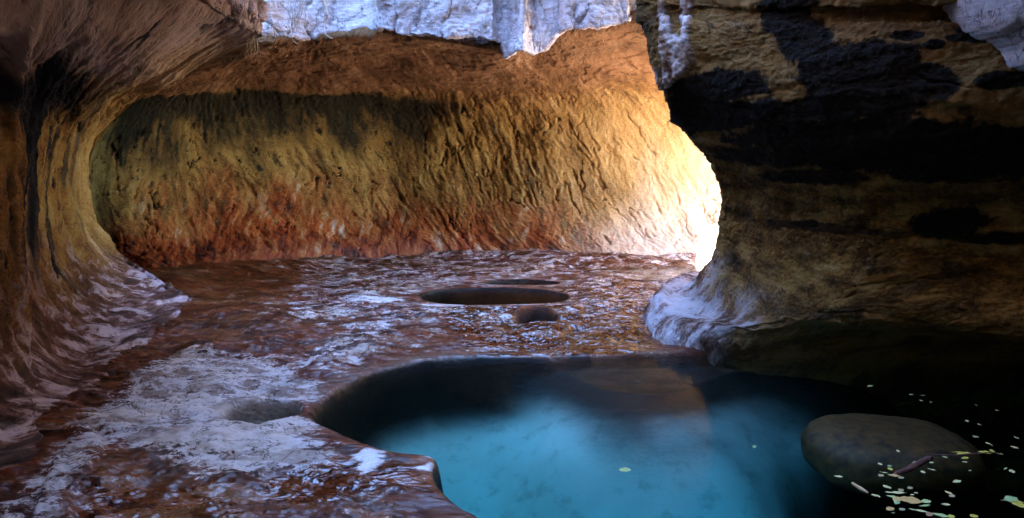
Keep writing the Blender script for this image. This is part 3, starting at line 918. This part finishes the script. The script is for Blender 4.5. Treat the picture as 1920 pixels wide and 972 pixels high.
stains = blobs(H.p, [(1478, 20, 5.0, .13, .20, 1), (1500, 75, 4.95, .13, .16, 1), (1525, 130, 4.9, .12, .18, 1), (1545, 190, 4.85, .14, .16, .95),
                       (1625, 125, 4.6, .24, .15, 1), (1680, 165, 4.55, .26, .15, 1), (1640, 190, 4.6, .32, .13, .95),
                       (1815, 60, 4.4, .11, .075, 1), (1845, 65, 4.4, .07, .055, .9), (1850, 158, 4.35, .13, .05, 1), (1700, 68, 4.5, .08, .03, .95), (1735, 90, 4.5, .05, .03, .9), (1760, 80, 4.5, .04, .025, .8),
                       (1340, 165, 5.4, .30, .12, .95), (1290, 215, 5.8, .22, .20, .9), (1400, 215, 5.3, .40, .10, .8), (1560, 250, 4.9, .70, .11, .85), (1600, 285, 4.9, .42, .13, .9), (1800, 265, 4.5, .75, .10, .75),
                       (1780, 310, 4.6, .45, .10, .7), (1450, 290, 5.4, .35, .10, .6), (1780, 415, 5.0, .22, .12, .75), (1860, 440, 4.9, .25, .06, .6), (1560, 430, 5.5, .5, .04, .5), (1530, 330, 5.3, .30, .06, .6)])
ceil = sstep(7.2, 4.8, vv + .4 * fbm(st, 1.2, 3, seed=151)) * sstep(3.2, 4.6, H.u)
foot = foot_v * sstep(5.4, 4.7, H.u + .5 * fbm(st, 2, 3, seed=152))
footA = sstep(9.4, 10.8, vv + .5 * fbm(st, 3, 3, seed=154)) * sstep(4.0, 3.2, H.u)
foot = np.maximum(foot, footA)
foot = np.maximum(foot, ribm * np.clip(.75 + .5 * fbm(H.p, 12, 3, seed=159), 0, 1))
ceil = ceil * (1 - ribm)
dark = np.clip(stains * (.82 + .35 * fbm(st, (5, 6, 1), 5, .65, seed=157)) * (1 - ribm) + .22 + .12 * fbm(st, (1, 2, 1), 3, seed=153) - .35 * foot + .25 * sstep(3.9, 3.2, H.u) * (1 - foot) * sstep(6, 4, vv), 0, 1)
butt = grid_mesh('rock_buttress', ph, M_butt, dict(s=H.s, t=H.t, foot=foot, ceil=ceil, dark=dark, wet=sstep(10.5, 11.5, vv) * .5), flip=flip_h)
tag(butt, 'dark overhanging rock buttress with black stains and a pale flared foot at the water', 'rock buttress', kind='thing')


# ------------------------------------------------------------------ rest of the canyon round the viewer, plus an added sun blocker
def rock_block(name, lo, hi, label, seed, mat=M_dull, res=.35, amp=.25):
    import bmesh
    bm = bmesh.new()
    bmesh.ops.create_cube(bm, size=1)
    for v in bm.verts:
        v.co = Vector([lo[i] + (v.co[i] + .5) * (hi[i] - lo[i]) for i in range(3)])
    n = int(max(hi[i] - lo[i] for i in range(3)) / res)
    bmesh.ops.subdivide_edges(bm, edges=bm.edges[:], cuts=min(n, 24), use_grid_fill=True)
    me = bpy.data.meshes.new(name)
    bm.normal_update()
    co = np.array([v.co[:] for v in bm.verts]); no = np.array([v.normal[:] for v in bm.verts])
    co = co + no * (amp * fbm(co, .7, 4, seed=seed))[:, None]
    for v, cc in zip(bm.verts, co): v.co = cc
    bm.to_mesh(me); bm.free()
    me.materials.append(mat)
    o = bpy.data.objects.new(name, me); COL.objects.link(o)
    return tag(o, label, 'canyon wall', kind='structure')


rock_block('rear_wall', (-9, -7.5, -1), (9, -4.6, 12), 'canyon wall behind the viewpoint', 200)
rock_block('unseen_roof_rock', (1.35, -4.7, 3.5), (2.5, 3.9, 12), 'overhanging canyon wall roofing the pool', 203)
rock_block('unseen_roof_rock', (2.45, -4.7, 3.6), (9, 2.9, 12), 'overhanging canyon wall roofing the pool', 201)
rock_block('unseen_roof_rock', (2.05, 6.3, 3.8), (6.08, 11.6, 14), 'unseen rock slab added to block sun in the slot behind the buttress', 204, amp=.15)  # added out of view to shape where the sun lands
rock_block('side_wall', (5.6, -4.7, -1), (9, 3.6, 5), 'canyon wall at the far side of the pool', 202)


# ------------------------------------------------------------------ things
def lump(name, outline, Y, depth, back, mat, seed, amp=.05, parent=None, rings=40):
    """Solid rock body: front bulges towards the open side of its outline, sides run back into the wall."""
    o = dense(np.array([P(a, b, Y) for a, b in outline])[:, [0, 2]], 12)
    c0 = o.mean(0)
    rs = np.sin(np.linspace(0, math.pi / 2, rings))
    g = []
    for rr in rs:
        xz = c0 + rr * (o - c0)
        g.append(np.stack([xz[:, 0], np.full(len(o), Y - depth * math.sqrt(max(0, 1 - rr ** 2.6))), xz[:, 1]], 1))
    for kk in (.15, .4, .7, 1.0):
        g.append(np.stack([o[:, 0], np.full(len(o), Y + back * kk), o[:, 1]], 1))
    g = np.array(g)
    g = np.concatenate([g, g[:, :1]], 1)
    n = fbm(g, 2.2, 4, .6, seed=seed)
    n2 = fbm(g, 9, 4, .6, seed=seed + 1)
    q_ = np.floor(n * 5) / 5
    d = g - np.array([c0[0], Y + .2, c0[1]])
    d /= np.linalg.norm(d, axis=2)[..., None] + 1e-6
    g = g + d * (amp * (n + q_) + amp * .35 * n2)[..., None]
    me_flip = False
    return grid_mesh(name, g, mat, {}, flip=me_flip, parent=parent)


def tube_arrays(pts, radii, sides=8, per=6, seed=0, amp=0.0):
    """Round tapering branch along a smooth path, ends closed to a point."""
    W = cr_matrix(len(pts), per)
    p = W @ np.array(pts, float); rr = W @ np.array(radii, float)
    tn = np.gradient(p, axis=0); tn /= np.linalg.norm(tn, axis=1)[:, None] + 1e-9
    up = np.array([0.13, .21, 1.0]) if abs(tn[:, 2]).mean() < .7 else np.array([1.0, .1, 0])
    a = np.cross(tn, up); a /= np.linalg.norm(a, axis=1)[:, None] + 1e-9
    b = np.cross(tn, a)
    th = np.linspace(0, 2 * math.pi, sides, endpoint=False)
    rr = np.concatenate([[rr[0] * .25], rr[1:-1], [rr[-1] * .25]])
    v = p[:, None] + (np.cos(th)[None, :, None] * a[:, None] + np.sin(th)[None, :, None] * b[:, None]) * rr[:, None, None]
    if amp:
        v = v + (v - p[:, None]) / (np.linalg.norm(v - p[:, None], axis=2)[..., None] + 1e-9) * (amp * fbm(v, 14, 4, .6, seed=seed))[..., None]
    n, m = v.shape[:2]
    idx = np.arange(n * m).reshape(n, m)
    q = np.stack([idx[:-1], np.roll(idx[:-1], -1, 1), np.roll(idx[1:], -1, 1), idx[1:]], -1).reshape(-1, 4)
    return v.reshape(-1, 3), q


def merge(parts):
    vs, qs, b = [], [], 0
    for v, q in parts:
        vs.append(v); qs.append(q + b); b += len(v)
    return np.concatenate(vs), np.concatenate(qs)


def pp(lst): return [P(*a) for a in lst]


pale_rock = lump('pale_rock', [(1850, -420), (1866, -200), (1876, -70), (1888, 0), (1900, 40), (1918, 62), (1934, 92), (1938, 122), (1955, 140), (2010, 165), (2090, 110), (2130, -60), (2160, -250), (2150, -430), (2000, -480)], 3.95, .30, .9, M_palerock, 310, .05)
tag(pale_rock, 'pale lavender rock hanging down beside the black stained buttress', 'rock')

# drowned boulder
M_boulder = simple('drowned_rock', (.085, .032, .005), .7, .75, 14)
th = np.linspace(0, 2 * math.pi, 73); phv = np.linspace(0, math.pi, 50)
T_, PH = np.meshgrid(th, phv, indexing='ij')
bx = np.sign(np.cos(T_)) * np.abs(np.cos(T_)) ** .85 * np.sin(PH) ** .55
by = np.sign(np.sin(T_)) * np.abs(np.sin(T_)) ** .85 * np.sin(PH) ** .55
bz = np.cos(PH)
bzz = np.sign(bz) * np.abs(bz) ** .8
g = np.stack([bx * .56, by * .44, bzz * .20], 2)
g = g * (1 + .10 * fbm(g, 2.2, 4, seed=320) + .03 * fbm(g, 9, 3, seed=321))[..., None]
g += np.array([2.64, 4.52, -.345])
bo = grid_mesh('boulder', g, M_boulder, {}, flip=True)
tag(bo, 'rounded brown boulder lying just under the dark water', 'boulder')

# roots on the cliff
M_root = simple('dry_root', (.52, .46, .42), .8, .3, 40)
M_tuft = simple('dry_tuft', (.42, .30, .16), .8, .3, 40)


def strands(name, starts, label, mat, rad=.004, seed=1, cat='roots', group=None):
    rg = random.Random(seed)
    parts = []
    for pts in starts:
        p = [P(a + rg.uniform(-2, 2), b, Y + rg.uniform(-.04, .04)) for a, b, Y in pts]
        rr = [rad * (1 - .6 * i / (len(p) - 1)) for i in range(len(p))]
        parts.append(tube_arrays(p, rr, 6, 6))
    v_, q_ = merge(parts)
    o = raw_mesh(name, v_, q_, mat, {})
    return tag(o, label, cat, group)


rg = random.Random(5)
b1 = []
for i in range(12):
    x0 = 548 + rg.uniform(-10, 22); e = 560 + rg.uniform(-10, 18)
    b1.append([(x0, -40, 8.05), (x0 + rg.uniform(-6, 6), -5, 8.05), ((x0 + e) / 2 + rg.uniform(-8, 8), 25, 8.02), (e, 40 + rg.uniform(-8, 25), 8.05)])
strands('hanging_roots', b1, 'frayed bundle of pale roots trailing down the bluish cliff nearest the brown roof', M_root, .008, 2, group='roots hanging down the cliff')
b2 = []
for i in range(8):
    x0 = 605 + rg.uniform(-4, 10)
    b2.append([(x0, -40, 8.05), (x0 + rg.uniform(-3, 5), 0, 8.05), (x0 + 4 + rg.uniform(-6, 6), 25, 8.02), (x0 + rg.uniform(-8, 12), 42 + rg.uniform(-10, 10), 8.05)])
b2.append([(606, 0, 8.0), (612, 30, 8.0), (609, 58, 7.95), (618, 70, 7.95), (625, 72, 7.95)])
strands('hanging_roots', b2, 'single long pale root with a curled tip over the edge of the cliff', M_root, .008, 3, group='roots hanging down the cliff')
b3 = [[(545, 40, 8.0), (546, 60, 7.9), (550, 75, 7.9), (558, 84, 7.95)]]
strands('hanging_root', b3, 'thin short root dangling below the cliff edge', M_root, .006, 4, cat='root')
b4 = []
for i in range(16):
    x0 = 464 + rg.uniform(0, 18)
    b4.append([(x0, 72, 6.3), (x0 + rg.uniform(-3, 3), 88, 6.28), (x0 + rg.uniform(-6, 6), 100 + rg.uniform(0, 12), 6.28)])
strands('hanging_tuft', b4, 'wispy brown tuft of rootlets hanging under the tip of the roof', M_tuft, .0035, 5, cat='roots')

# ragged pale drips on the roof's lip
dr = []
for i in range(34):
    f_ = i / 33
    x0 = 366 + 122 * f_ + rg.uniform(-5, 5)
    y0 = -30 + 60 * f_ ** 1.2 + rg.uniform(-8, 4)
    Y0 = 5.33 + .92 * f_ + rg.uniform(-.05, .05)
    ln = rg.uniform(8, 34) * (1 - .3 * f_)
    rd = rg.uniform(.022, .055)
    dr.append(tube_arrays(pp([(x0 + rg.uniform(-4, 4), y0 - 25, Y0 + .05), (x0, y0, Y0), (x0 + rg.uniform(-3, 3), y0 + ln * .55, Y0 - .02), (x0 + rg.uniform(-3, 3), y0 + ln, Y0 - .01)]),
                          [rd * 1.2, rd, rd * .8, rd * .25], 12, 12, 330 + i, .035))
v_, q_ = merge(dr)
tag(raw_mesh('rock_drips', v_, q_, M_drip, {}), 'ragged fringe of pale drips along the lip of the brown roof', 'rock drips')

# ---- floating things
M_wood = simple('wet_wood', (.16, .065, .045), .45, .4, 25)
M_lw = simple('bleached_wood', (.66, .36, .15), .6, .3, 25)
LEAF = {'white': simple('leaf_bleached', (.84, .64, .24), .5), 'yellow': simple('leaf_yellow', (.72, .52, .08), .5), 'green': simple('leaf_green', (.42, .52, .20), .5),
        'peach': simple('leaf_tan', (.78, .42, .13), .5), 'grey': simple('leaf_grey', (.52, .37, .17), .5), 'mint': simple('leaf_mint', (.58, .60, .20), .5), 'orange': simple('leaf_orange', (.55, .25, .12), .5)}
leaf_me = {}


def leaf_mesh(kind, shape):
    key = (kind, shape)
    if key in leaf_me: return leaf_me[key]
    U, V = 11, 5
    u = np.linspace(-1, 1, U)[:, None]; v = np.linspace(-1, 1, V)[None, :]
    wdt = (1 - np.abs(u) ** (1.6, 2.4, 1.3)[shape]) * (.52, .72, .26)[shape] * (1 + .12 * np.sin(u * 9 + shape))
    x = u + 0 * v; y = wdt * v + .07 * np.sin(u * 2.2); z = .10 * v * v * wdt + .05 * u * u + .03 * np.sin(u * 5) * v
    top = np.stack([x, y + 0 * x, z + 0 * x], 2).reshape(-1, 3)
    bot = top - np.array([0, 0, .03])
    idx = np.arange(U * V).reshape(U, V)
    q = np.stack([idx[:-1, :-1], idx[1:, :-1], idx[1:, 1:], idx[:-1, 1:]], -1).reshape(-1, 4)
    ring = np.concatenate([idx[:, 0], idx[-1, 1:], idx[-2::-1, -1], idx[0, -2:0:-1]])
    rn = np.roll(ring, -1)
    sd_ = np.stack([ring, ring + U * V, rn + U * V, rn], 1)
    o = raw_mesh('fallen_leaf', np.concatenate([top, bot]), np.concatenate([q, q[:, ::-1] + U * V, sd_]), LEAF[kind], {})
    me = o.data
    bpy.data.objects.remove(o)
    leaf_me[key] = me
    return me


def leaf(px, py, wpx, kind, shape=0, rot=None, label=None, group=None, z=None, tilt=.06):
    p = F(px, py, WATER_Z if z is None else z)
    sc = wpx / FPX * p[1] / 2 * 1.3
    o = bpy.data.objects.new('fallen_leaf', leaf_mesh(kind, shape)); COL.objects.link(o)
    o.location = (p[0], p[1], (WATER_Z + .004) if z is None else z)
    o.scale = (sc, sc, sc)
    o.rotation_euler = (rg.uniform(-tilt, tilt), rg.uniform(-tilt, tilt), rg.uniform(0, 6.28) if rot is None else rot)
    return tag(o, label or 'tiny pale leaf floating alone among scattered specks on the dark water', 'leaf', group or 'leaf specks scattered over the dark water')


def c5(X, Y_): return 1560 + X / 5.333, 820 + Y_ / 5.333
def c8(X, Y_): return 1300 + X / 3.02, 650 + Y_ / 3.02


for X, Y_, w_ in [(660, 145, 9), (480, 275, 8), (65, 400, 13), (910, 355, 9), (1000, 330, 12), (990, 215, 7), (995, 260, 9), (1130, 205, 9), (1330, 255, 9), (1165, 562, 13), (1380, 340, 8),
                  (1735, 320, 11), (1800, 348, 11), (1560, 68, 10), (1595, 85, 8), (1680, 175, 9), (550, 505, 14), (430, 590, 11), (470, 598, 8), (840, 565, 7), (800, 583, 8), (1140, 680, 13), (610, 765, 7), (1830, 110, 9), (1440, 4, 9)]:
    leaf(*c5(X, Y_), w_, 'white', rg.choice((0, 1, 2)))
for X, Y_, w_ in [(1000, 227, 11), (1235, 275, 7), (1300, 280, 8), (1290, 310, 7), (1345, 318, 6), (1550, 425, 9), (1620, 445, 9), (1598, 515, 10), (1830, 520, 9), (1720, 365, 6), (1820, 575, 12), (1600, 335, 6), (1160, 100, 5), (1150, 85, 5)]:
    leaf(*c8(X, Y_), w_, rg.choice(('white', 'grey')), rg.choice((0, 1)))
for X, Y_, w_, k_, sh, rot, lab in [
    (1250, 450, 17, 'white', 0, .2, 'cream oval leaf floating alone on dark water below the twig'),
    (1200, 595, 11, 'grey', 1, .1, 'grey leaf floating just below a narrow white one'),
    (780, 515, 10, 'grey', 1, .3, 'dull grey leaf above the big tan leaf'),
    (690, 538, 11, 'grey', 1, .6, 'greyish lavender leaf touching the long cream leaf'),
    (640, 562, 32, 'white', 2, -.12, 'long narrow cream leaf at the top of the leaf raft'),
    (605, 603, 17, 'mint', 0, -.4, 'mint green leaf tucked under the long cream leaf'),
    (650, 660, 18, 'green', 0, .7, 'yellow green leaf beside the big tan leaf'),
    (655, 628, 18, 'peach', 1, .3, 'beige leaf overlapping the corner of the big tan leaf'),
    (785, 640, 31, 'peach', 1, -.55, 'biggest leaf of all, broad and tan, in the raft of leaves'),
    (940, 650, 16, 'mint', 1, .1, 'round mint green leaf next to the big tan leaf'),
    (930, 692, 20, 'mint', 2, .05, 'slim pale green leaf just under the round mint leaf'),
    (580, 725, 15, 'peach', 1, .2, 'small round tan leaf below the raft of leaves'),
    (700, 730, 12, 'grey', 1, .4, 'grey tan leaf between the round tan leaf and the slim white leaf'),
    (870, 742, 27, 'white', 2, -.5, 'slim white leaf slanting away beneath the big tan leaf'),
    (975, 780, 14, 'orange', 1, .5, 'orange brown leaf at the end of the slim white leaf'),
    (1090, 790, 24, 'mint', 0, -.5, 'pale green leaf at the bottom edge beside the orange brown leaf'),
    (1190, 802, 13, 'yellow', 1, .1, 'yellowish leaf at the bottom edge following the pale green one'),
    (1420, 797, 15, 'yellow', 1, .3, 'dim yellow leaf alone at the bottom edge'),
    (575, 295, 8, 'green', 1, .3, 'small green leaf upright at the tip of the driftwood'),
    (582, 325, 10, 'yellow', 1, 1.2, 'bright yellow green leaf at the tip of the driftwood'),
    (520, 360, 13, 'white', 2, -.4, 'white sliver of leaf off the lower tip of the driftwood'),
    (490, 390, 11, 'grey', 1, .5, 'grey leaf below the white sliver by the driftwood'),
    (620, 390, 18, 'peach', 0, -.3, 'beige leaf against the lower end of the driftwood'),
    (690, 412, 11, 'grey', 1, .2, 'dull leaf just under the driftwood'),
    (845, 265, 14, 'grey', 1, .1, 'grey leaf lying against the middle of the driftwood'),
    (1240, 155, 13, 'yellow', 2, -.2, 'narrow yellow leaf starting the first clump on the twig'),
    (1290, 168, 18, 'yellow', 0, .3, 'yellow leaf in the middle of the first clump on the twig'),
    (1350, 170, 15, 'yellow', 1, -.4, 'rounded yellow leaf ending the first clump on the twig'),
    (1330, 215, 14, 'yellow', 0, .1, 'yellow leaf drifting just below the first clump on the twig'),
    (1480, 150, 13, 'yellow', 2, .3, 'narrow yellow leaf starting the outer clump on the twig'),
    (1540, 160, 16, 'yellow', 1, -.2, 'rounded yellow leaf in the outer clump on the twig'),
    (1600, 145, 14, 'yellow', 0, 1.0, 'yellow leaf turned crosswise in the outer clump on the twig'),
    (1790, 628, 24, 'green', 1, .3, 'pale green leaf at the head of the clump in the pool corner'),
    (1835, 655, 24, 'yellow', 0, -.5, 'pale yellow leaf in the middle of the clump in the pool corner'),
    (1880, 690, 22, 'yellow', 1, -.9, 'yellow leaf lowest in the clump in the pool corner'),
    (1730, 637, 16, 'grey', 2, 0, 'thin grey leaf pointing out of the clump in the pool corner'),
]:
    leaf(*c5(X, Y_), w_, k_, sh, rot, lab, 'larger leaves floating on the pool')
leaf(1172, 883, 20, 'green', 1, .1, 'yellow green leaf floating alone on the turquoise water', 'larger leaves floating on the pool')
leaf(1415, 838, 13, 'green', 0, 1.0, 'green leaf sunk below the surface of the teal water', 'larger leaves floating on the pool', z=-.16)


def fpath(lst, dz=.0): return [F(a, b, WATER_Z) + np.array([0, 0, dz]) for a, b in lst]


lg = tag(bpy.data.objects.new('driftwood', None), 'short dark red driftwood log floating among the leaves', 'driftwood'); COL.objects.link(lg)
base = F(1712, 876, WATER_Z); lg.location = base
bpath = [p - base for p in fpath([(1677, 891), (1692, 886), (1710, 878), (1728, 868), (1741, 861)], .004)]
v_, q_ = tube_arrays(bpath, [.006, .014, .017, .020, .018], 14, 14, 400, .012)
raw_mesh('log', v_, q_, M_wood, {}, parent=lg)
v_, q_ = tube_arrays([p - base for p in fpath([(1738, 864), (1745, 862), (1747, 857)], .006)], [.016, .013, .004], 10, 8, 401, .005)
raw_mesh('branch_stub', v_, q_, M_wood, {}, parent=lg)
v_, q_ = tube_arrays(fpath([(1730, 854), (1760, 855), (1785, 856), (1830, 853), (1862, 851), (1880, 855)], .006), [.003, .004, .005, .005, .004, .002], 7, 10, 402, .001)
tag(raw_mesh('floating_twig', v_, q_, M_wood, {}), 'long thin twig lying on the water with clumps of yellow leaves', 'twig')
v_, q_ = tube_arrays(fpath([(1597, 907), (1606, 913), (1616, 919), (1628, 926)], .004), [.006, .009, .011, .005], 9, 10, 403, .003)
tag(raw_mesh('floating_stick', v_, q_, M_lw, {}), 'short bleached stick floating at the edge of the pale silt', 'stick')

# ------------------------------------------------------------------ light
SUN_EL, SUN_AZ = 50.0, 87.5           # azimuth clockwise from +Y
el, az = math.radians(SUN_EL), math.radians(SUN_AZ)
sd = Vector((math.sin(az) * math.cos(el), math.cos(az) * math.cos(el), math.sin(el)))
sun = bpy.data.lights.new('sun', 'SUN'); sun.energy = 5.0; sun.angle = math.radians(.5); sun.color = (1, .93, .82)
so = bpy.data.objects.new('sun', sun); COL.objects.link(so)
so.rotation_euler = (-sd).to_track_quat('-Z', 'Y').to_euler()
so.location = (20, 5, 20)
w = bpy.data.worlds.new('World'); scene.world = w; w.use_nodes = True
wt = w.node_tree; wt.nodes.clear()
sky = wt.nodes.new('ShaderNodeTexSky'); sky.sky_type = 'NISHITA'; sky.sun_disc = False
sky.ozone_density = 10.0; sky.sun_elevation = el; sky.sun_rotation = az
bg = wt.nodes.new('ShaderNodeBackground'); bg.inputs['Strength'].default_value = .15
wo = wt.nodes.new('ShaderNodeOutputWorld')
wt.links.new(sky.outputs[0], bg.inputs[0]); wt.links.new(bg.outputs[0], wo.inputs[0])

cam = bpy.data.cameras.new('camera'); cam.sensor_width = 36; cam.lens = 36 * FPX / 1920; cam.clip_end = 500; cam.clip_start = .05
co_ = bpy.data.objects.new('camera', cam); COL.objects.link(co_)
co_.location = CAM; co_.rotation_euler = (math.radians(90) - PITCH, 0, 0)
scene.camera = co_

scene.view_settings.view_transform = 'Standard'
scene.view_settings.look = 'None'
scene.view_settings.gamma = 1
scene.view_settings.use_curve_mapping = False
scene.view_settings.exposure = 4.9
cy = scene.cycles
cy.max_bounces = 9; cy.diffuse_bounces = 6; cy.glossy_bounces = 3; cy.transparent_max_bounces = 12; cy.transmission_bounces = 4; cy.volume_bounces = 0
cy.caustics_reflective = False; cy.caustics_refractive = False
cy.sample_clamp_indirect = 6
cy.use_denoising = True
try:
    cy.denoiser = 'OPENIMAGEDENOISE'
except Exception:
    pass
